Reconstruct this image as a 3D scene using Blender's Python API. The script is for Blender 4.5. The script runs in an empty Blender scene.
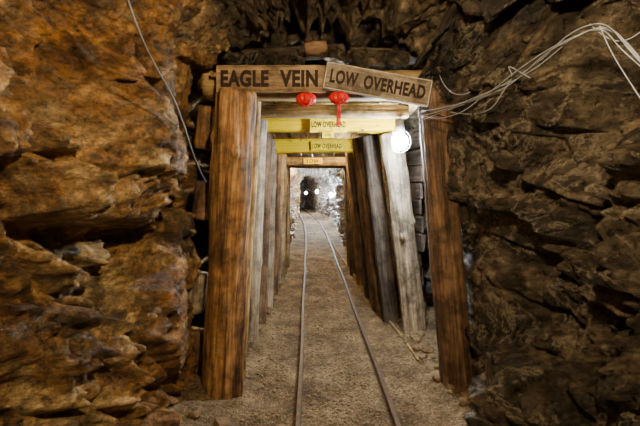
import bpy, math, random
import numpy as np
from mathutils import Vector, Matrix, noise, Euler
random.seed(7)
S=bpy.context.scene
C=S.collection
F=391.0
def W(px,py,d): return Vector(((px-320)*d/F, d, 1.5+(185-py)*d/F))

# ---------------- helpers ----------------
def sm(a,b,x):
    t=max(0.0,min(1.0,(x-a)/(b-a))); return t*t*(3-2*t)
def link(o,parent=None):
    C.objects.link(o)
    if parent: o.parent=parent
    return o
def mesh_obj(name,v,f,mat=None,smooth=True,parent=None):
    m=bpy.data.meshes.new(name); m.from_pydata([tuple(a) for a in v],[],f); m.update()
    if smooth: m.polygons.foreach_set('use_smooth',[True]*len(m.polygons))
    o=bpy.data.objects.new(name,m)
    if mat: m.materials.append(mat)
    return link(o,parent)

def newmat(name):
    m=bpy.data.materials.new(name); m.use_nodes=True
    nt=m.node_tree; nt.nodes.clear()
    out=nt.nodes.new('ShaderNodeOutputMaterial'); b=nt.nodes.new('ShaderNodeBsdfPrincipled')
    nt.links.new(b.outputs[0],out.inputs[0])
    return m,nt,b
def N(nt,t,**k):
    n=nt.nodes.new(t)
    for a,v in k.items():
        if a.startswith('i_'): n.inputs[a[2:].replace('_',' ')].default_value=v
        else: setattr(n,a,v)
    return n
def ramp(nt,stops,src=None):
    r=nt.nodes.new('ShaderNodeValToRGB'); e=r.color_ramp.elements
    e[0].position=stops[0][0]; e[0].color=(*stops[0][1],1)
    e[1].position=stops[-1][0]; e[1].color=(*stops[-1][1],1)
    for p,c in stops[1:-1]:
        x=e.new(p); x.color=(*c,1)
    if src: nt.links.new(src,r.inputs[0])
    return r
def mix(nt,fac,a,b,mode='MIX'):
    m=nt.nodes.new('ShaderNodeMix'); m.data_type='RGBA'; m.blend_type=mode
    if isinstance(fac,(int,float)): m.inputs[0].default_value=fac
    else: nt.links.new(fac,m.inputs[0])
    for i,c in ((6,a),(7,b)):
        if isinstance(c,tuple): m.inputs[i].default_value=(*c,1)
        else: nt.links.new(c,m.inputs[i])
    return m.outputs[2]
def g(v): return (v,v,v)

def rock_mat(name,dark,mid,light,accent,rough=0.5,vein=0.35,stain=0.5,bump=1.0,rx=0.9,patch=(0.03,0.026,0.018)):
    m,nt,b=newmat(name); L=nt.links
    tc=N(nt,'ShaderNodeTexCoord')
    mp=N(nt,'ShaderNodeMapping'); mp.inputs['Rotation'].default_value=(rx,0.2,0.1); mp.inputs['Scale'].default_value=(1,1,1.25)
    L.new(tc.outputs['Object'],mp.inputs[0]); P=mp.outputs[0]
    n1=N(nt,'ShaderNodeTexNoise',i_Scale=2.4,i_Detail=11.0,i_Roughness=0.72,i_Distortion=0.15); L.new(P,n1.inputs[0])
    n2=N(nt,'ShaderNodeTexNoise',i_Scale=15.0,i_Detail=9.0,i_Roughness=0.8,i_Distortion=0.0); L.new(P,n2.inputs[0])
    n3=N(nt,'ShaderNodeTexNoise',i_Scale=1.1,i_Detail=7.0,i_Roughness=0.7); L.new(tc.outputs['Object'],n3.inputs[0])
    r1=ramp(nt,[(0.40,dark),(0.49,mid),(0.60,light)],n1.outputs[0])
    r2=ramp(nt,[(0.36,g(0.12)),(0.5,g(0.85)),(0.64,g(1.65))],n2.outputs[0])
    c=mix(nt,0.9,r1.outputs[0],r2.outputs[0],'MULTIPLY')
    r3=ramp(nt,[(0.46,g(0)),(0.58,g(stain))],n3.outputs[0])
    c=mix(nt,r3.outputs[0],c,mix(nt,1.0,accent,r2.outputs[0],'MULTIPLY'))
    # fractured cells: distorted voronoi
    def vor(feat,sc,dist):
        wv=N(nt,'ShaderNodeVectorMath',operation='ADD'); ws=N(nt,'ShaderNodeVectorMath',operation='SCALE'); ws.inputs[3].default_value=dist
        L.new(n1.outputs[1],ws.inputs[0]); L.new(P,wv.inputs[0]); L.new(ws.outputs[0],wv.inputs[1])
        vo=N(nt,'ShaderNodeTexVoronoi',feature=feat,i_Scale=sc); L.new(wv.outputs[0],vo.inputs['Vector']); return vo
    v1=vor('F1',7.0,0.35); v2=vor('F1',19.0,0.2)
    s1=N(nt,'ShaderNodeSeparateColor'); L.new(v1.outputs['Color'],s1.inputs[0])
    s2=N(nt,'ShaderNodeSeparateColor'); L.new(v2.outputs['Color'],s2.inputs[0])
    ra=ramp(nt,[(0.0,g(0.5)),(1.0,g(1.35))],s1.outputs[0]); rb=ramp(nt,[(0.0,g(0.7)),(1.0,g(1.25))],s2.outputs[0])
    c=mix(nt,0.8,c,ra.outputs[0],'MULTIPLY'); c=mix(nt,0.8,c,rb.outputs[0],'MULTIPLY')
    # damp black / grey-green patches
    np_=N(nt,'ShaderNodeTexNoise',i_Scale=1.9,i_Detail=10.0,i_Roughness=0.72); 
    mo=N(nt,'ShaderNodeVectorMath',operation='ADD'); mo.inputs[1].default_value=(7.3,2.1,4.4); L.new(P,mo.inputs[0]); L.new(mo.outputs[0],np_.inputs[0])
    rp=ramp(nt,[(0.53,g(0)),(0.60,g(0.75))],np_.outputs[0])
    c=mix(nt,rp.outputs[0],c,patch)
    nv=N(nt,'ShaderNodeTexNoise',i_Scale=1.7,i_Detail=10.0,i_Roughness=0.7,i_Distortion=0.6); L.new(P,nv.inputs[0])
    rv=ramp(nt,[(0.485,g(0)),(0.5,g(vein)),(0.515,g(0))],nv.outputs[0])
    c=mix(nt,rv.outputs[0],c,(0.55,0.47,0.35))
    vo=vor('DISTANCE_TO_EDGE',4.5,0.45)
    rc=ramp(nt,[(0.0,g(0.15)),(0.022,g(1))],vo.outputs[0])
    c=mix(nt,0.7,c,rc.outputs[0],'MULTIPLY')
    L.new(c,b.inputs['Base Color'])
    rr=ramp(nt,[(0.35,g(rough-0.16)),(0.65,g(rough+0.2))],n2.outputs[0]); L.new(rr.outputs[0],b.inputs['Roughness'])
    b.inputs['Specular IOR Level'].default_value=0.8
    n4=N(nt,'ShaderNodeTexNoise',i_Scale=50.0,i_Detail=8.0,i_Roughness=0.75); L.new(P,n4.inputs[0])
    b0=N(nt,'ShaderNodeBump',i_Strength=0.8*bump,i_Distance=0.035); L.new(s1.outputs[0],b0.inputs['Height'])
    b00=N(nt,'ShaderNodeBump',i_Strength=0.8*bump,i_Distance=0.012); L.new(s2.outputs[0],b00.inputs['Height']); L.new(b0.outputs[0],b00.inputs['Normal'])
    b1=N(nt,'ShaderNodeBump',i_Strength=0.9*bump,i_Distance=0.05); L.new(n2.outputs[0],b1.inputs['Height']); L.new(b00.outputs[0],b1.inputs['Normal'])
    b2=N(nt,'ShaderNodeBump',i_Strength=1.0*bump,i_Distance=0.018); L.new(n4.outputs[0],b2.inputs['Height']); L.new(b1.outputs[0],b2.inputs['Normal'])
    b3=N(nt,'ShaderNodeBump',i_Strength=0.5*bump,i_Distance=0.02); L.new(rc.outputs[0],b3.inputs['Height']); L.new(b2.outputs[0],b3.inputs['Normal'])
    L.new(b3.outputs[0],b.inputs['Normal'])
    return m

def wood_mat(name,dark,mid,light,rough=0.7,paint=None,paint_amt=0.0):
    m,nt,b=newmat(name); L=nt.links
    tc=N(nt,'ShaderNodeTexCoord'); oi=N(nt,'ShaderNodeObjectInfo')
    ad=N(nt,'ShaderNodeVectorMath',operation='ADD'); sc=N(nt,'ShaderNodeMath',operation='MULTIPLY'); sc.inputs[1].default_value=13.0
    L.new(oi.outputs['Random'],sc.inputs[0]); L.new(tc.outputs['Object'],ad.inputs[0]); L.new(sc.outputs[0],ad.inputs[1])
    mp=N(nt,'ShaderNodeMapping'); mp.inputs['Scale'].default_value=(1,1,0.07); L.new(ad.outputs[0],mp.inputs[0])
    n1=N(nt,'ShaderNodeTexNoise',i_Scale=16.0,i_Detail=8.0,i_Roughness=0.68,i_Distortion=0.5); L.new(mp.outputs[0],n1.inputs[0])
    n2=N(nt,'ShaderNodeTexNoise',i_Scale=60.0,i_Detail=5.0,i_Roughness=0.6); L.new(mp.outputs[0],n2.inputs[0])
    n3=N(nt,'ShaderNodeTexNoise',i_Scale=5.0,i_Detail=8.0,i_Roughness=0.7); L.new(ad.outputs[0],n3.inputs[0])
    r1=ramp(nt,[(0.34,dark),(0.47,mid),(0.66,light)],n1.outputs[0])
    r2=ramp(nt,[(0.3,g(0.35)),(0.55,g(1.1))],n2.outputs[0])
    r3=ramp(nt,[(0.38,g(0.22)),(0.58,g(1.2))],n3.outputs[0])
    c=mix(nt,0.8,r1.outputs[0],r2.outputs[0],'MULTIPLY'); c=mix(nt,0.85,c,r3.outputs[0],'MULTIPLY')
    if paint:
        rp=ramp(nt,[(0.36,g(0)),(0.44,g(paint_amt))],n3.outputs[0])
        pc=mix(nt,0.35,paint,r2.outputs[0],'MULTIPLY')
        c=mix(nt,rp.outputs[0],c,pc)
        b.inputs['Specular IOR Level'].default_value=0.1
    L.new(c,b.inputs['Base Color']); b.inputs['Roughness'].default_value=rough
    b1=N(nt,'ShaderNodeBump',i_Strength=0.9,i_Distance=0.014); L.new(n1.outputs[0],b1.inputs['Height'])
    b2=N(nt,'ShaderNodeBump',i_Strength=0.6,i_Distance=0.004); L.new(n2.outputs[0],b2.inputs['Height']); L.new(b1.outputs[0],b2.inputs['Normal'])
    L.new(b2.outputs[0],b.inputs['Normal'])
    return m
def plain(name,col,rough=0.6,metal=0.0):
    m,nt,b=newmat(name)
    tc=N(nt,'ShaderNodeTexCoord'); n=N(nt,'ShaderNodeTexNoise',i_Scale=25.0,i_Detail=5.0); nt.links.new(tc.outputs['Object'],n.inputs[0])
    r=ramp(nt,[(0.3,tuple(x*0.6 for x in col)),(0.65,tuple(min(1,x*1.15) for x in col))],n.outputs[0])
    nt.links.new(r.outputs[0],b.inputs['Base Color']); b.inputs['Roughness'].default_value=rough; b.inputs['Metallic'].default_value=metal
    b.inputs['Specular IOR Level'].default_value=0.3
    return m
def emis(name,col,s):
    m=bpy.data.materials.new(name); m.use_nodes=True; nt=m.node_tree; nt.nodes.clear()
    o=nt.nodes.new('ShaderNodeOutputMaterial'); e=nt.nodes.new('ShaderNodeEmission'); e.inputs[0].default_value=(*col,1); e.inputs[1].default_value=s
    nt.links.new(e.outputs[0],o.inputs[0]); return m

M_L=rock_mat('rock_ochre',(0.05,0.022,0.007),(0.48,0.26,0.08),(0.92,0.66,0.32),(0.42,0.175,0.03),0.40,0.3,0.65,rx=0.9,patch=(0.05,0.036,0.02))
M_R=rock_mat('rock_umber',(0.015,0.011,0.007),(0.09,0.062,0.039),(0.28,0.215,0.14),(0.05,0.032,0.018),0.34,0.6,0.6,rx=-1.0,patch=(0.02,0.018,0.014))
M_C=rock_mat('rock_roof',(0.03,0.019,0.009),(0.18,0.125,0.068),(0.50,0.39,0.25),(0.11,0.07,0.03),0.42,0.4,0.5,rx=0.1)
W_OR=wood_mat('timber_orange',(0.08,0.032,0.012),(0.40,0.20,0.07),(0.66,0.40,0.17))
W_BR=wood_mat('timber_brown',(0.04,0.02,0.011),(0.18,0.10,0.053),(0.33,0.20,0.115))
W_GR=wood_mat('timber_grey',(0.11,0.08,0.055),(0.33,0.26,0.18),(0.54,0.45,0.33))
W_DK=wood_mat('timber_dark',(0.02,0.013,0.01),(0.08,0.057,0.043),(0.16,0.12,0.09))
W_TAN=wood_mat('timber_tan',(0.12,0.07,0.025),(0.37,0.245,0.10),(0.58,0.42,0.19))
W_YEL=wood_mat('timber_yellow_paint',(0.2,0.12,0.03),(0.45,0.3,0.06),(0.6,0.4,0.1),0.85,(0.80,0.53,0.0),0.98)
SIGN1=wood_mat('sign_wood_tan',(0.13,0.08,0.04),(0.34,0.22,0.12),(0.48,0.34,0.20))
SIGN2=wood_mat('sign_wood_grey',(0.12,0.09,0.065),(0.29,0.225,0.165),(0.44,0.36,0.27))
INK=plain('sign_lettering_dark',(0.03,0.016,0.012),0.7)
INKW=plain('sign_border_white',(0.72,0.68,0.58),0.7)
YSIGN=plain('sign_yellow',(0.95,0.62,0.0),0.8)
RED=plain('lantern_red',(0.9,0.015,0.01),0.4)
RUST=plain('rail_steel',(0.10,0.06,0.038),0.6,0.25)
CABW=plain('cable_grey',(0.36,0.40,0.48),0.4)
CABB=plain('cable_black',(0.16,0.16,0.18),0.4)
METAL=plain('lamp_metal',(0.35,0.35,0.36),0.4,0.7)

# ---------------- rock tunnel ----------------
KEYS=[(-3,-1.5,1.5,2.9),(0,-1.5,1.65,2.95),(1.3,-1.42,1.55,2.90),(2.0,-1.18,1.36,2.80),(2.5,-1.02,1.16,2.68),(2.8,-.98,1.10,2.62),
 (3.0,-1.02,1.09,2.74),(3.3,-1.15,1.30,2.80),(4,-1.15,1.35,2.6),(6.6,-1.0,1.05,2.4),(7.3,-.85,.76,2.16),(8,-.80,.64,2.12),(11,-.80,.60,2.05),(14,-.85,.60,2.05),(18,-1.05,.40,2.0),(26,-2.6,-1.1,2.0)]
def key(y):
    for a,b in zip(KEYS,KEYS[1:]):
        if y<=b[0]:
            t=(y-a[0])/(b[0]-a[0]); return [a[i]+(b[i]-a[i])*t for i in (1,2,3)]
    return KEYS[-1][1:]
def facet(p,sc,amp,seed,aniso=(1,1,1.6),k=2.1):
    q=Vector((p.x*sc*aniso[0]+seed,p.y*sc*aniso[1]+seed*2.3,p.z*sc*aniso[2]))
    q=q+0.15*noise.noise_vector(q*0.9)+0.05*noise.noise_vector(q*5)
    d,pts=noise.voronoi(q)
    c=pts[0]; gg=noise.cell_vector(c*17.3+Vector((3.1,7.7,1.3)))
    gg=gg-Vector((0.5,0.5,0.5)) if min(gg)>=0 else gg*0.5
    r=q-c
    h=gg.x*0.8+gg.y*r.y*k+gg.z*r.z*k+gg.x*r.x
    edge=max(0.0,1-(d[1]-d[0])/0.05)
    return amp*(h-0.30*edge)
def disp(p,n):
    y=p.y
    near=1-sm(3.0,7.0,y)
    a=0.5+0.5*near
    ang=-0.95*math.tanh(p.x/0.5)
    q=Matrix.Rotation(ang,3,'X')@p
    d=0.18*a*noise.fractal(q*0.9+Vector((5,2,9)),0.9,2.0,2)
    w_=sm(.0,.5,p.x)
    d+=facet(q,1.2,0.32*a,11,(1,.9,1.2),2.6)
    if w_<1: d+=(1-w_)*facet(q,3.0,0.18*a,31,(1,.9,1.2),2.8)
    if w_>0: d+=w_*facet(q,2.6,0.20*a,31,(1,1.15,.9),2.8)
    d+=facet(q,6.5,0.085*a,77,(1,1,1.0),2.8)
    d+=facet(q,15,0.032*a,55,(1,1,1.0),2.8)
    d*=1-.5*sm(.4,.9,-n[1])
    if p.x<0 and y<3.1:
        wl=sm(0.55,1.0,-p.x)*(1-sm(2.6,2.95,y))
        zl=1.37-0.22*(y-1.7)+0.07*noise.noise(Vector((y*3,1,1)))
        z=p.z
        up=sm(zl-0.02,zl+0.03,z)
        d+=wl*0.22*up*(1-sm(zl+0.3,zl+1.1,z))
        d-=wl*0.16*(1-up)*sm(zl-0.22,zl-0.02,z)
        d+=wl*0.18*(1-sm(0.3,1.1,z))
        s=(z-0.9)+1.3*(y-1.95)
        d-=wl*0.10*math.exp(-(s/0.03)**2)*(1-up)
        d+=wl*0.07*sm(0,0.04,s)*(1-up)
    if p.x>0 and y<3.1:
        wl=sm(0.8,1.2,p.x)*(1-sm(2.8,3.05,y)); z=p.z
        d+=wl*0.10*(1-sm(0.2,0.9,z))
        d-=wl*0.26*math.exp(-((y-1.95+.25*(z-1.5))/0.10)**2)*sm(0.7,1.2,z)
    if p.x>.6 and 2.2<y<3.15 and p.z<2.4:
        t=sm(2.3,2.6,y)*(1-sm(3.02,3.15,y)); d=d*(1-.75*t)+t*(-.01+0.15*sm(.2,2.0,p.z))
    if p.x<-.3 and 1.9<y<3.1 and p.z<2.6:
        mx=-0.72-0.14*sm(2.0,2.7,y)
        if p.z<2.3: lim=mx-p.x
        else: lim=.02+.2*(1-sm(1.9,2.4,y))
        if p.z>1.7 and p.z<2.3: lim-=.06*sm(1.7,2.0,p.z)
        if d>lim-.06: d=lim-.06+.06*math.tanh((d-lim+.06)/.2)
    d=max(-0.45,min(0.42,d))
    if y>2.85 and p.z>2.3:
        t=sm(2.85,3.0,y); d=d*(1-t)+min(d,.02)*t
    if y>3.02:
        lim=0.10 if y<7 else 0.16
        d=min(d,lim)
    return d
ys=[]
y=-3.0
while y<26:
    ys.append(y)
    if y<0.6: y+=0.07
    elif y<1.2: y+=0.016
    elif y<3.1: y+=0.008
    elif y<8.5: y+=0.045
    elif y<14: y+=0.07
    else: y+=0.15
NT=600
def section(y):
    xl,xr,H=key(y); w=(xr-xl)/2; r=min(w*0.85,0.95); z0=-0.25
    segs=[H-r-z0, math.pi/2*r, (xr-xl)-2*r, math.pi/2*r, H-r-z0]; T=sum(segs)
    out=[]
    for i in range(NT+1):
        s=T*i/NT
        if s<segs[0]: p=(xl,z0+s); n=(1,0)
        elif s<segs[0]+segs[1]:
            a=(s-segs[0])/r; p=(xl+r-r*math.cos(a),H-r+r*math.sin(a)); n=(math.cos(a),-math.sin(a))
        elif s<sum(segs[:3]): p=(xl+r+(s-segs[0]-segs[1]),H); n=(0,-1)
        elif s<sum(segs[:4]):
            a=(s-sum(segs[:3]))/r; p=(xr-r+r*math.sin(a),H-r+r*math.cos(a)); n=(-math.sin(a),-math.cos(a))
        else: p=(xr,H-r-(s-sum(segs[:4]))); n=(-1,0)
        out.append((p,n))
    return out
D=[];BP=[];BN=[]
for y in ys:
    row=[]
    for (p,n) in section(y):
        P=Vector((p[0],y,p[1])); row.append(disp(P,n)); BP.append((p[0],y,p[1])); BN.append((n[0],0,n[1]))
    D.append(row)
D=np.array(D)
for _ in range(1):
    E=np.pad(D,1,mode='edge')
    D=(E[1:-1,1:-1]*4+E[:-2,1:-1]*2+E[2:,1:-1]*2+E[1:-1,:-2]*2+E[1:-1,2:]*2+E[:-2,:-2]+E[2:,2:]+E[:-2,2:]+E[2:,:-2])/16
BP=np.array(BP);BN=np.array(BN)
fine=np.array([0.022*noise.fractal(Vector(b)*14,0.6,2.1,4) for b in BP])
VA=BP+BN*(D.reshape(-1)+fine)[:,None]
V=[tuple(v) for v in VA.tolist()]
def strip(name,i0,i1,mat):
    w=i1-i0+1; vv=[]; ff=[]
    for j in range(len(ys)):
        vv+=V[j*(NT+1)+i0:j*(NT+1)+i1+1]
    for j in range(len(ys)-1):
        for i in range(w-1):
            a=j*w+i; ff.append((a,a+w,a+w+1,a+1))
    return mesh_obj(name,vv,ff,mat)
iL=int(NT*0.40); iR=int(NT*0.60)
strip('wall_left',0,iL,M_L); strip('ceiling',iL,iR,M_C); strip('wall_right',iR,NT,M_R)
def endwall(name,y,x0,x1):
    n=40; vv=[];ff=[]
    for j in range(n+1):
        for i in range(n+1):
            x=x0+(x1-x0)*i/n; z=-0.4+3.9*j/n
            vv.append((x,y+0.15*noise.fractal(Vector((x*2,y,z*2)),1,2,4),z))
    for j in range(n):
        for i in range(n):
            a=j*(n+1)+i; ff.append((a,a+1,a+n+2,a+n+1))
    mesh_obj(name,vv,ff,M_R)
endwall('wall_back',-2.85,-2.2,2.2); endwall('wall_far',25.5,-3.6,0.5)

# ---------------- floor ----------------
def rc(y):
    return 0.245-0.030*y if y<10 else (-0.055-0.030*(y-10)-0.0045*(y-10)**2)
def fz(x,y):
    c=rc(y); u=abs(x-c)
    z=0.018*noise.fractal(Vector((x*3,y*3,1)),1,2,4)+0.010*noise.noise(Vector((x*14,y*14,4)))+0.006*noise.noise(Vector((x*40,y*40,4)))
    z*=sm(0.0,0.1,abs(u-0.305))*0.8+0.2
    z+=0.10*sm(0.55,1.1,u)-0.012
    return z
fy=[];y=-3
while y<26:
    fy.append(y); y+= 0.08 if y<1.6 else (0.014 if y<4.2 else (0.04 if y<9 else 0.12))
nx=170; vv=[];ff=[]
for yy in fy:
    xl,xr,_=key(yy)
    for i in range(nx+1):
        x=xl-0.35+(xr-xl+0.7)*i/nx
        vv.append((x,yy,fz(x,yy)))
for j in range(len(fy)-1):
    for i in range(nx):
        a=j*(nx+1)+i; ff.append((a,a+1,a+nx+2,a+nx+1))
m,nt,b=newmat('dirt_gravel'); L=nt.links
tc=N(nt,'ShaderNodeTexCoord')
n1=N(nt,'ShaderNodeTexNoise',i_Scale=3.0,i_Detail=6.0,i_Roughness=0.65); L.new(tc.outputs['Object'],n1.inputs[0])
n2=N(nt,'ShaderNodeTexNoise',i_Scale=70.0,i_Detail=6.0,i_Roughness=0.7); L.new(tc.outputs['Object'],n2.inputs[0])
v=N(nt,'ShaderNodeTexVoronoi',i_Scale=60.0); L.new(tc.outputs['Object'],v.inputs['Vector'])
r1=ramp(nt,[(0.36,(0.105,0.066,0.033)),(0.5,(0.215,0.145,0.076)),(0.64,(0.35,0.25,0.14))],n1.outputs[0])
r2=ramp(nt,[(0.33,g(0.3)),(0.62,g(1.3))],n2.outputs[0])
sep=N(nt,'ShaderNodeSeparateColor'); L.new(v.outputs['Color'],sep.inputs[0])
r4=ramp(nt,[(0.0,g(0.4)),(1.0,g(1.4))],sep.outputs[0])
c=mix(nt,0.85,r1.outputs[0],r2.outputs[0],'MULTIPLY'); c=mix(nt,0.75,c,r4.outputs[0],'MULTIPLY')
L.new(c,b.inputs['Base Color']); b.inputs['Roughness'].default_value=0.9
b1=N(nt,'ShaderNodeBump',i_Strength=1.0,i_Distance=0.014); L.new(n2.outputs[0],b1.inputs['Height'])
b2=N(nt,'ShaderNodeBump',i_Strength=0.7,i_Distance=0.012,invert=True); L.new(v.outputs[0],b2.inputs['Height']); L.new(b1.outputs[0],b2.inputs['Normal'])
L.new(b2.outputs[0],b.inputs['Normal'])
M_F=m
mesh_obj('floor',vv,ff,M_F)

def ico():
    import bmesh
    bm=bmesh.new(); bmesh.ops.create_icosphere(bm,subdivisions=2,radius=1.0)
    vs=[v.co.copy() for v in bm.verts]; fs=[tuple(v.index for v in f.verts) for f in bm.faces]; bm.free(); return vs,fs
IV,IF=ico()
def stone_into(vv,ff,pos,r,seed,sq=0.65):
    base=len(vv); e=Euler((random.uniform(-.4,.4),random.uniform(-.4,.4),random.uniform(0,6.3))).to_matrix()
    sx,sy=random.uniform(.8,1.3),random.uniform(.7,1.1)
    for v in IV:
        k=1+0.35*noise.noise(v*1.3+Vector((seed,seed*1.7,0)))
        u=Vector((v.x*sx,v.y*sy,v.z*sq))*k*r
        u.x=max(-r*.85,min(r*.85,u.x)); u.z=max(-r*.5,min(r*.5,u.z))
        vv.append(pos+e@u)
    ff+= [tuple(base+i for i in f) for f in IF]
vv=[];ff=[]
for k in range(4600):
    y=2.1+ (random.random()**1.8)*6; x=rc(y)+random.gauss(0,0.45)
    if abs(abs(x-rc(y))-0.305)<0.05: continue
    if x<-0.72 or x>0.92: continue
    r=random.choice([.005,.006,.008,.011,.015])
    stone_into(vv,ff,Vector((x,y,fz(x,y)+r*.1)),r,k)
mesh_obj('gravel',vv,ff,plain('gravel_stone',(0.23,0.17,0.105),0.85),smooth=False)
vv=[];ff=[]
for k in range(130):
    y=random.uniform(2.2,6.5); side=random.choice([-1,1,1])
    x=(-0.60-random.random()*0.2) if side<0 else (0.86+random.random()*0.15)
    if side<0 and abs(y-2.75)<.2: continue
    r=random.uniform(.02,.06)
    stone_into(vv,ff,Vector((x,y,fz(x,y)+r*.2)),r,k*3.1)
mesh_obj('rubble',vv,ff,plain('rubble_stone',(0.22,0.15,0.085),0.85),smooth=False)

# ---------------- rails ----------------
def rail(name,off):
    prof=[(-.035,0),(.035,0),(.035,.006),(.006,.012),(.006,.045),(.019,.050),(.019,.064),(.014,.068),(-.014,.068),(-.019,.064),(-.019,.050),(-.006,.045),(-.006,.012),(-.035,.006)]
    vv=[];ff=[];n=len(prof); yy=[-2.6+0.15*i for i in range(185)]
    for y in yy:
        t=(rc(y+.1)-rc(y-.1))/.2
        for a,b_ in prof: vv.append((rc(y)+off+a*.9+.004*math.sin(y*2.3+off),y-t*a,b_-.022))
    for j in range(len(yy)-1):
        for i in range(n):
            a=j*n+i; b2=j*n+(i+1)%n; ff.append((a,b2,b2+n,a+n))
    ff.append(tuple(range(n))[::-1]); ff.append(tuple((len(yy)-1)*n+i for i in range(n)))
    mesh_obj(name,vv,ff,RUST,smooth=False)
rail('rail',-0.305); rail('rail',0.305)

# ---------------- timber ----------------
def timber(name,p0,p1,rx,ry,mat,exp=2.0,twist=0,seed=0,rough=1.0,taper=0.0,seg=56,checks=4,parent=None,bend=0.0):
    p0=Vector(p0);p1=Vector(p1); ax=p1-p0; Lg=ax.length; nr=max(8,int(Lg/0.025))
    rnd=random.Random(seed); ck=[(rnd.uniform(0,6.28),rnd.uniform(.006,.02),rnd.uniform(0,Lg),rnd.uniform(.3,.9)*Lg) for _ in range(checks)]
    kn=[(rnd.uniform(0,6.28),rnd.uniform(.1,.9)*Lg,rnd.uniform(.01,.02)) for _ in range(5)]
    vv=[];ff=[]
    for j in range(nr+1):
        z=Lg*j/nr; t=j/nr
        for i in range(seg):
            a=2*math.pi*i/seg; ca,sa=math.cos(a),math.sin(a)
            k=(abs(ca)**exp+abs(sa)**exp)**(-1/exp)
            k*=1-taper*t
            k*=1+rough*(0.09*noise.noise(Vector((ca*1.2+seed,sa*1.2,z*1.6)))+0.045*noise.noise(Vector((ca*4+seed,sa*4,z*3)))+0.02*noise.noise(Vector((ca*12+seed,sa*12,z*5))))
            dd=0
            for (c0,dp,zc,zl) in ck:
                w=math.exp(-((z-zc)/zl)**2); da=(a-c0-0.15*noise.noise(Vector((z*2,seed,c0)))+math.pi)%(2*math.pi)-math.pi
                dd-=dp*w*math.exp(-(da/0.07)**2)
            for (c0,zc,h) in kn:
                da=(a-c0+math.pi)%(2*math.pi)-math.pi
                dd+=rough*h*math.exp(-(da/0.25)**2-((z-zc)/0.04)**2)
            x=rx*k*ca; yv=ry*k*sa; l=math.hypot(x,yv); f=(l+dd)/l
            if j in (0,nr): f*=0.93
            bx=bend*math.sin(math.pi*t)
            vv.append((x*f+bx,yv*f,z))
    for j in range(nr):
        for i in range(seg):
            a=j*seg+i; b_=j*seg+(i+1)%seg; ff.append((a,b_,b_+seg,a+seg))
    ff.append(tuple(range(seg))[::-1]); ff.append(tuple(nr*seg+i for i in range(seg)))
    o=mesh_obj(name,vv,ff,mat,parent=parent)
    z=ax.normalized(); ref=Vector((0,1,0)) if abs(z.y)<.9 else Vector((0,0,1))
    x=ref.cross(z).normalized()*1.0; y_=z.cross(x)
    M=Matrix((x,y_,z)).transposed()@Matrix.Rotation(twist,3,'Z')
    o.matrix_world=Matrix.Translation(p0)@M.to_4x4()
    return o
def post(bx,tx,ty,d,wpx,mat,**k):
    b_=W(bx,0,d); b_.z=-0.03; t=W(tx,ty,d)
    r=wpx*d/F/2
    return timber('support_post',b_,t,r,r*k.pop('dep',1.0),mat,**k)
post(222,236,92,2.80,37,W_OR,exp=3.2,twist=0.55,seed=3,checks=7,rough=1.1)
post(238,255,100,3.02,13,W_TAN,exp=4,twist=0.3,seed=4,checks=2)
post(457,433,92,2.92,28,W_BR,exp=4,twist=0.15,seed=5,checks=5,rough=0.8)
post(414,391,134,3.95,23,W_GR,exp=2.0,seed=8,rough=2.0,checks=5,bend=0.015)
post(391,370,136,4.35,16,W_DK,exp=4,seed=9)
post(380,360,138,4.75,15,W_BR,exp=4,seed=10,twist=.2)
post(372,352,146,5.25,13,W_DK,exp=3,seed=12)
post(362,349,150,5.9,9,W_BR,exp=3,seed=13)
post(354,347,155,6.6,8,W_DK,exp=3,seed=14)
post(351,346,160,7.1,7,W_BR,exp=3,seed=15)
post(249,259,120,3.75,17,W_GR,exp=3,seed=21,twist=.2)
post(258,265,124,4.25,15,W_BR,exp=4,seed=22,twist=.3)
post(266,270,140,4.8,14,W_GR,exp=3,seed=23)
post(272,276,142,5.4,11,W_BR,exp=4,seed=24,twist=.1)
post(279,281,154,6.0,11,W_GR,exp=3,seed=25)
post(283,285,156,6.6,8,W_TAN,exp=3,seed=26)
post(286,287,160,7.15,7,W_GR,exp=3,seed=27)
def beam(x0,x1,py0,py1,d,mat,seed,exp=5,dep=1.0,name='cap_beam',tilt=0,**k):
    pc=(py0+py1)/2; h=(py1-py0)/2*d/F
    a=W(x0,pc-tilt,d); b_=W(x1,pc+tilt,d)
    return timber(name,a,b_,h*dep,h,mat,exp=exp,seed=seed,rough=.7,**k)
beam(206,458,70,102,2.95,W_TAN,41,exp=2.6,dep=.9)
beam(240,408,106,117,3.42,W_TAN,42,exp=4,dep=1.2)
beam(258,394,118,132,3.95,W_YEL,43,exp=6,dep=1.0)
beam(262,360,139,153,4.85,W_YEL,44,exp=6,dep=1.0,tilt=-.5)
beam(272,352,157,166,6.1,W_TAN,45,exp=4)
beam(280,350,161,168,7.1,W_BR,46,exp=4)

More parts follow.
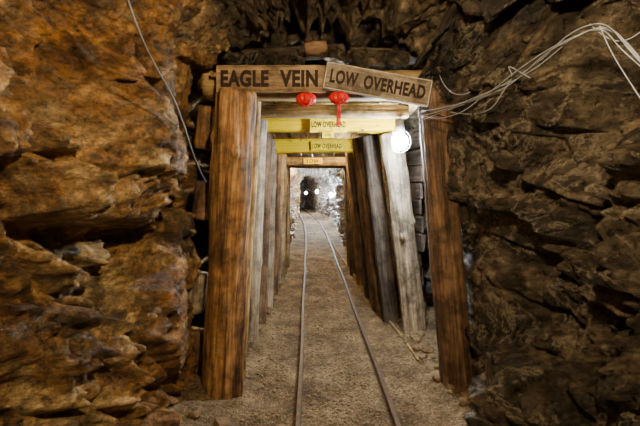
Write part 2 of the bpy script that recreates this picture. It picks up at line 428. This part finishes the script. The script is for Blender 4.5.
def box_into(vv,ff,c,sx,sy,sz,rot=None,jit=0.0,nseg=1):
    base=len(vv); R=rot or Matrix.Identity(3)
    for x in (-1,1):
        for y in (-1,1):
            for z in (-1,1):
                p=Vector((x*sx/2+random.uniform(-jit,jit),y*sy/2+random.uniform(-jit,jit),z*sz/2+random.uniform(-jit,jit)))
                vv.append(Vector(c)+R@p)
    for f in ((0,1,3,2),(4,6,7,5),(0,4,5,1),(2,3,7,6),(0,2,6,4),(1,5,7,3)): ff.append(tuple(base+i for i in f))
def bevel(o,w,s=2):
    m=o.modifiers.new('b','BEVEL'); m.width=w; m.segments=s; m.limit_method='ANGLE'
def lagging(name,y0,y1,xa,xb,za,zb,mat,n):
    vv=[];ff=[]; Lg=y1-y0
    for i in range(n):
        x=xa+(xb-xa)*(i+.5)/n
        box_into(vv,ff,(x,-(random.uniform(-.012,.012)),Lg/2+random.uniform(-.05,.05)),(xb-xa)/n*.93,.035,Lg,jit=.004)
    o=mesh_obj(name,vv,ff,mat,smooth=False); bevel(o,.004)
    ang=math.atan2(zb-za,Lg)
    o.matrix_world=Matrix.Translation((0,y0,za))@Matrix.Rotation(-math.pi/2+ang,4,'X')
lagging('roof_lagging',2.8,4.0,-.78,.90,2.285,2.21,W_TAN,9)
lagging('roof_lagging',4.0,5.3,-.75,.78,2.21,2.09,W_BR,8)
lagging('roof_lagging',5.3,7.3,-.68,.6,2.1,1.96,W_TAN,7)
def side(name,x0,x1,y0,y1,z0,z1,mat,n,seed):
    random.seed(seed); vv=[];ff=[]; Lg=math.hypot(y1-y0,x1-x0)
    for i in range(n):
        z=z0+(z1-z0)*(i+.5)/n
        box_into(vv,ff,(random.uniform(-.015,.015),-z,Lg/2+random.uniform(-.08,.08)),.035,(z1-z0)/n*.9,Lg,jit=.012)
    o=mesh_obj(name,vv,ff,mat,smooth=False); bevel(o,.004)
    o.matrix_world=Matrix.Translation((x0,y0,0))@Matrix.Rotation(-math.atan2(x1-x0,y1-y0),4,'Z')@Matrix.Rotation(-math.pi/2,4,'X')
side('side_lagging',-.82,-.72,3.1,7.2,.02,2.1,W_DK,11,3)
side('side_lagging',1.12,.66,4.3,7.2,.02,2.1,W_DK,11,4)
random.seed(12)
def piece(name,px,py,d,w,h,dep,mat,rz=0):
    hh=h*d/F/2; a=W(px-w/2,py+rz,d); b_=W(px+w/2,py-rz,d)
    return timber(name,a,b_,hh,hh*dep,mat,exp=5,seed=int(px),rough=.9,seg=36,checks=2)
piece('blocking_timber',285,54,3.06,120,11,1.6,W_DK,rz=3)
piece('blocking_timber',395,56,3.06,96,11,1.6,W_DK,rz=-2)
piece('blocking_timber',316,50,2.98,22,13,1.3,W_BR,rz=1)
vv=[];ff=[]
rr_=random.Random(5)
for k in range(34):
    px=rr_.uniform(226,438); py=rr_.uniform(34,62)
    stone_into(vv,ff,W(px,py,2.98+rr_.uniform(0,.12)),rr_.uniform(.05,.10),k*2.7,.8)
mesh_obj('packing_rocks',vv,ff,M_R,smooth=False)
for (px,py,w,h,m_) in ((205,128,16,42,W_OR),(202,200,15,38,W_BR),(194,292,22,38,W_GR),(197,350,16,40,W_BR)):
    d=2.98; a=W(px-2,py+h/2,d); b_=W(px+2,py-h/2,d)
    timber('packing_wedge',a,b_,w*d/F/2,w*d/F/2,m_,exp=4,seed=px,rough=1.2,seg=36,checks=1)
timber('wooden_stake',(1.04,2.35,-0.03),(1.005,2.33,.50),.012,.012,W_DK,exp=2.5,seed=66,seg=24)

# ---------------- text / signs ----------------
def text_mesh(body,w,h,ext,off=0.02):
    cu=bpy.data.curves.new('t','FONT'); cu.body=body; cu.size=1; cu.extrude=.02; cu.offset=off; cu.space_character=1.08
    o=bpy.data.objects.new('t',cu); C.objects.link(o); bpy.context.view_layer.update()
    me=bpy.data.meshes.new_from_object(o.evaluated_get(bpy.context.evaluated_depsgraph_get()))
    bpy.data.objects.remove(o)
    xs=[v.co.x for v in me.vertices]; yy=[v.co.y for v in me.vertices]
    x0,x1,y0,y1=min(xs),max(xs),min(yy),max(yy)
    for v in me.vertices:
        v.co=Vector(((v.co.x-(x0+x1)/2)/(x1-x0)*w,(v.co.y-(y0+y1)/2)/(y1-y0)*h,(ext if v.co.z>0 else -ext)))
    return me
def board_mesh(w,h,t,seed):
    vv=[];ff=[];n=40
    for i in range(n+1):
        u=-w/2+w*i/n
        e0=.004*noise.noise(Vector((u*14,seed,0))); e1=.004*noise.noise(Vector((u*14,seed,5)))
        for (a,b_) in ((-h/2+e0,-t/2),(h/2+e1,-t/2),(h/2+e1,t/2),(-h/2+e0,t/2)): vv.append((a,b_,u))
    for i in range(n):
        for k in range(4):
            a=i*4+k; b_=i*4+(k+1)%4; ff.append((a,a+4,b_+4,b_))
    ff.append((0,1,2,3)); ff.append((n*4+3,n*4+2,n*4+1,n*4))
    return vv,ff
def sign(name,c,w,h,roll,bmat,lines,ink,border=None,t=.024):
    root=bpy.data.objects.new(name,None); link(root); root.empty_display_size=.1
    root.matrix_world=Matrix.Translation(c)@Matrix.Rotation(roll,4,'Y')@Matrix.Rotation(math.pi/2,4,'X')
    vv,ff=board_mesh(w,h,t,c[0])
    bo=mesh_obj('board',vv,ff,bmat,smooth=False,parent=root); bevel(bo,.003)
    bo.matrix_local=Matrix(((0,0,1,0),(1,0,0,0),(0,1,0,0),(0,0,0,1)))
    for (txt,x,y,tw,th,off) in lines:
        me=text_mesh(txt,tw,th,.0012,off); me.materials.append(ink)
        o=bpy.data.objects.new('lettering',me); link(o,root); o.location=(x,y,t/2+.001)
    if border:
        v2=[];f2=[]; bw=.005; i_=.006
        for (cx,cy,sx,sy) in ((0,h/2-i_,w-2*i_,bw),(0,-h/2+i_,w-2*i_,bw),(-w/2+i_,0,bw,h-2*i_),(w/2-i_,0,bw,h-2*i_)):
            box_into(v2,f2,(cx,cy,t/2+.001),sx,sy,.002)
        mesh_obj('painted_border',v2,f2,border,smooth=False,parent=root)
    v3=[];f3=[]
    for sx in (-1,1):
        for sy in (-1,1):
            stone_into(v3,f3,Vector((sx*(w/2-.03),sy*(h/2-.03),t/2)),.006,1)
    mesh_obj('nails',v3,f3,METAL,parent=root)
    return root
d=2.76
c=W(271,79,d); sign('wooden_sign',c,109*d/F,27*d/F,0,SIGN1,[('EAGLE',-26*d/F,0,48*d/F,17*d/F,.045),('VEIN',28*d/F,0,38*d/F,17*d/F,.045)],INK)
d=2.71
c=W(377.5,84.5,d); sign('wooden_sign',c,107*d/F,27*d/F,math.radians(10.2),SIGN2,[('LOW',-34*d/F,0,28*d/F,14*d/F,.04),('OVERHEAD',17*d/F,0,62*d/F,14*d/F,.04)],INK,INKW)
d=3.83
c=W(328.5,125,d); sign('warning_sign',c,37*d/F,15*d/F,0,YSIGN,[('LOW OVERHEAD',0,.005,34*d/F,6*d/F,.035)],INK,t=.012)
c=W(328,135,3.8); sign('warning_tag',c,12*3.8/F,6*3.8/F,0,YSIGN,[('LOW',0,0,.06,.025,.02)],INK,t=.008)
d=4.72
c=W(327,146,d); sign('warning_sign',c,32*d/F,9*d/F,0,YSIGN,[('LOW OVERHEAD',0,.0,29*d/F,5*d/F,.03)],INK,t=.012)
d=6.0
c=W(313,161,d); sign('warning_sign',c,19*d/F,6*d/F,0,YSIGN,[('LOW',0,.0,12*d/F,3.5*d/F,.02)],INK,t=.012)

def lantern(c,rx,rz,tassel,seed):
    root=bpy.data.objects.new('red_lantern',None); root.location=c; link(root)
    vv=[];ff=[];ns=64;nr=14
    for j in range(nr+1):
        v=math.pi*(.08+.84*j/nr)
        for i in range(ns):
            a=2*math.pi*i/ns; k=math.sin(v)*(1+.10*math.cos(a*12)*math.sin(v))
            vv.append((rx*k*math.cos(a),rx*.7*k*math.sin(a),rz*math.cos(v)+.004*math.sin(a*3+seed)))
    for j in range(nr):
        for i in range(ns):
            a=j*ns+i;b_=j*ns+(i+1)%ns; ff.append((a,a+ns,b_+ns,b_))
    ff.append(tuple(range(ns))); ff.append(tuple(nr*ns+i for i in range(ns))[::-1])
    mesh_obj('pleated_body',vv,ff,RED,parent=root)
    cu=bpy.data.curves.new('tassel','CURVE'); cu.dimensions='3D'; cu.bevel_depth=.0038
    rnd=random.Random(seed)
    for k in range(11):
        sp=cu.splines.new('POLY'); sp.points.add(6); x0=rnd.uniform(-.010,.010); x1=rnd.uniform(-.024,.012)
        for i in range(7):
            t=i/6; sp.points[i].co=(x0+(x1-x0)*t*t,rnd.uniform(-.004,.004),-rz*.9-tassel*t*rnd.uniform(.9,1),1)
    cu.materials.append(RED); o=bpy.data.objects.new('tassel',cu); link(o,root)
    cu=bpy.data.curves.new('hanger','CURVE'); cu.dimensions='3D'; cu.bevel_depth=.002; sp=cu.splines.new('POLY'); sp.points.add(1)
    sp.points[0].co=(0,0,rz*.9,1); sp.points[1].co=(0,.03,rz+.03,1); cu.materials.append(RED); o=bpy.data.objects.new('hanger',cu); link(o,root)
lantern(W(306,99,2.76),.066,.046,.012,2)
lantern(W(339,98,2.70),.066,.042,.16,4)

# ---------------- cables ----------------
def cable(name,lines,r,mat):
    cu=bpy.data.curves.new(name,'CURVE'); cu.dimensions='3D'; cu.bevel_depth=r; cu.bevel_resolution=3
    for pts in lines:
        sp=cu.splines.new('NURBS'); sp.points.add(len(pts)-1)
        for q,p in zip(sp.points,pts): q.co=(*p,1)
        sp.order_u=4; sp.use_endpoint_u=True; sp.resolution_u=8
    cu.materials.append(mat); o=bpy.data.objects.new(name,cu); link(o)
cable('hanging_cable',[[W(x,y,d*.86) for x,y,d in ((122,-20,1.75),(132,15,1.8),(150,60,1.95),(172,92,2.15),(186,130,2.3),(196,165,2.5),(206,182,2.9))]],.0045,CABB)
base=[(415,117,2.85),(440,110,2.65),(480,96,2.35),(510,82,2.15),(540,58,1.95),(570,36,1.8),(598,26,1.65),(618,38,1.55),(640,62,1.5),(670,92,1.45)]
ls=[]
for k in range(4):
    rnd=random.Random(k+50); ls.append([W(x+rnd.uniform(-7,7),y+rnd.uniform(-7,7),d) for x,y,d in base])
ls.append([W(x,y,d) for x,y,d in ((450,112,2.6),(490,120,2.3),(500,90,2.25),(520,75,2.1),(500,60,2.15),(530,78,2.05))])
ls.append([W(x,y,d) for x,y,d in ((590,24,1.7),(625,60,1.6),(635,30,1.55),(660,20,1.5))])
ls.append([W(x,y,d) for x,y,d in ((600,26,1.65),(612,60,1.6),(630,80,1.55),(660,130,1.45))])
ls.append([W(x,y,d) for x,y,d in ((436,60,2.7),(440,90,2.55),(455,100,2.5),(470,92,2.4))])
ls.append([W(x,y,d) for x,y,d in ((415,110,2.8),(430,125,2.65),(460,118,2.45),(478,100,2.35))])
cable('electrical_cable_bundle',ls,.0025,CABW)
cable('ground_hose',[[Vector((0.83,3.3,.02)),Vector((0.82,3.7,.015)),Vector((.72,4.6,.015)),Vector((.60,6,.015)),Vector((.48,7.5,.015)),Vector((.38,9,.015)),Vector((.30,10.5,.02))]],.011,W_TAN)

# ---------------- lamps ----------------
def lamp(pos,col,st,r=.036,wall=1):
    root=bpy.data.objects.new('mine_lamp',None); root.location=pos; link(root)
    import bmesh
    def prim(name,fn,mat):
        bm=bmesh.new(); fn(bm); me=bpy.data.meshes.new(name); bm.to_mesh(me); bm.free(); me.materials.append(mat)
        me.polygons.foreach_set('use_smooth',[True]*len(me.polygons)); o=bpy.data.objects.new(name,me); link(o,root); return o
    def bulb(bm):
        bmesh.ops.create_uvsphere(bm,u_segments=24,v_segments=16,radius=r)
        for v in bm.verts:
            if v.co.z>0: v.co.x*=1-.45*(v.co.z/r)**2; v.co.y*=1-.45*(v.co.z/r)**2; v.co.z*=1.35
    prim('bulb',bulb,emis('bulb_glow',col,st))
    def sock(bm):
        bmesh.ops.create_cone(bm,cap_ends=True,segments=20,radius1=r*.62,radius2=r*.45,depth=r*1.6,matrix=Matrix.Translation((0,0,r*2.0)))
    prim('socket',sock,METAL)
    cu=bpy.data.curves.new('cage','CURVE'); cu.dimensions='3D'; cu.bevel_depth=.0012
    for k in range(4):
        a=k*math.pi/4; sp=cu.splines.new('POLY'); n=20; sp.points.add(n)
        for i in range(n+1):
            u=math.pi*1.5*(i/n)-math.pi*.25-math.pi/2
            R=r*1.35; sp.points[i].co=(math.cos(a)*R*math.cos(u),math.sin(a)*R*math.cos(u),R*math.sin(u)*1.1+0.1*r,1)
    cu.materials.append(METAL); o=bpy.data.objects.new('wire_cage',cu); link(o,root)
    cu=bpy.data.curves.new('hook','CURVE'); cu.dimensions='3D'; cu.bevel_depth=.004; sp=cu.splines.new('NURBS'); pts=[(0,0,r*2.7),(0,0,r*3.6),(.03*wall,.03,r*4),(.08*wall,.08,r*4)]; sp.points.add(3)
    for q,p in zip(sp.points,pts): q.co=(*p,1)
    sp.order_u=3; sp.use_endpoint_u=True; cu.materials.append(CABB); o=bpy.data.objects.new('hook',cu); link(o,root)
def st(wt,r): return wt/(math.pi*4*math.pi*r*r)
lamp(W(400,142,3.36),(0.84,0.94,1.0),st(150,.068),r=.068)
lamp((.30,5.45,2.0),(1.0,.70,.30),st(60,.036))  # unseen bulb above the cap beams, added to light the middle floor
lamp((-.30,8.1,1.93),(1.0,.80,.45),st(110,.03),r=.03)  # hidden bulb added past the last cap to brighten the rock there
lamp((-.20,9.6,1.97),(1.0,.84,.5),st(100,.03),r=.03)  # another added bulb, tucked under the roof to lift the tunnel walls
lamp(W(331,195,12.5),(0.85,.95,1.0),st(260,.05),r=.05)
lamp(W(317,192,16.0),(0.85,.93,1.0),st(380,.055),r=.055)
lamp(W(306,193,20.0),(0.9,.95,1.0),st(300,.045),r=.045)  # extra lamp added to brighten the dark tunnel end
def pl(name,loc,col,e,r):
    l=bpy.data.lights.new(name,'POINT'); l.color=col; l.energy=e; l.shadow_soft_size=r
    o=bpy.data.objects.new(name,l); o.location=loc; link(o); return o
pl('chamber_light',(0.25,0.70,2.34),(1.0,.75,.42),170,.05)

w=bpy.data.worlds.new('w'); S.world=w; w.use_nodes=True
w.node_tree.nodes['Background'].inputs[0].default_value=(.01,.008,.006,1)
cam=bpy.data.cameras.new('camera'); cam.lens=22.0; cam.sensor_width=36; cam.shift_y=-28/640; cam.clip_start=.05
co=bpy.data.objects.new('camera',cam); co.location=(0,0,1.5); co.rotation_euler=(math.pi/2,0,0); link(co); S.camera=co
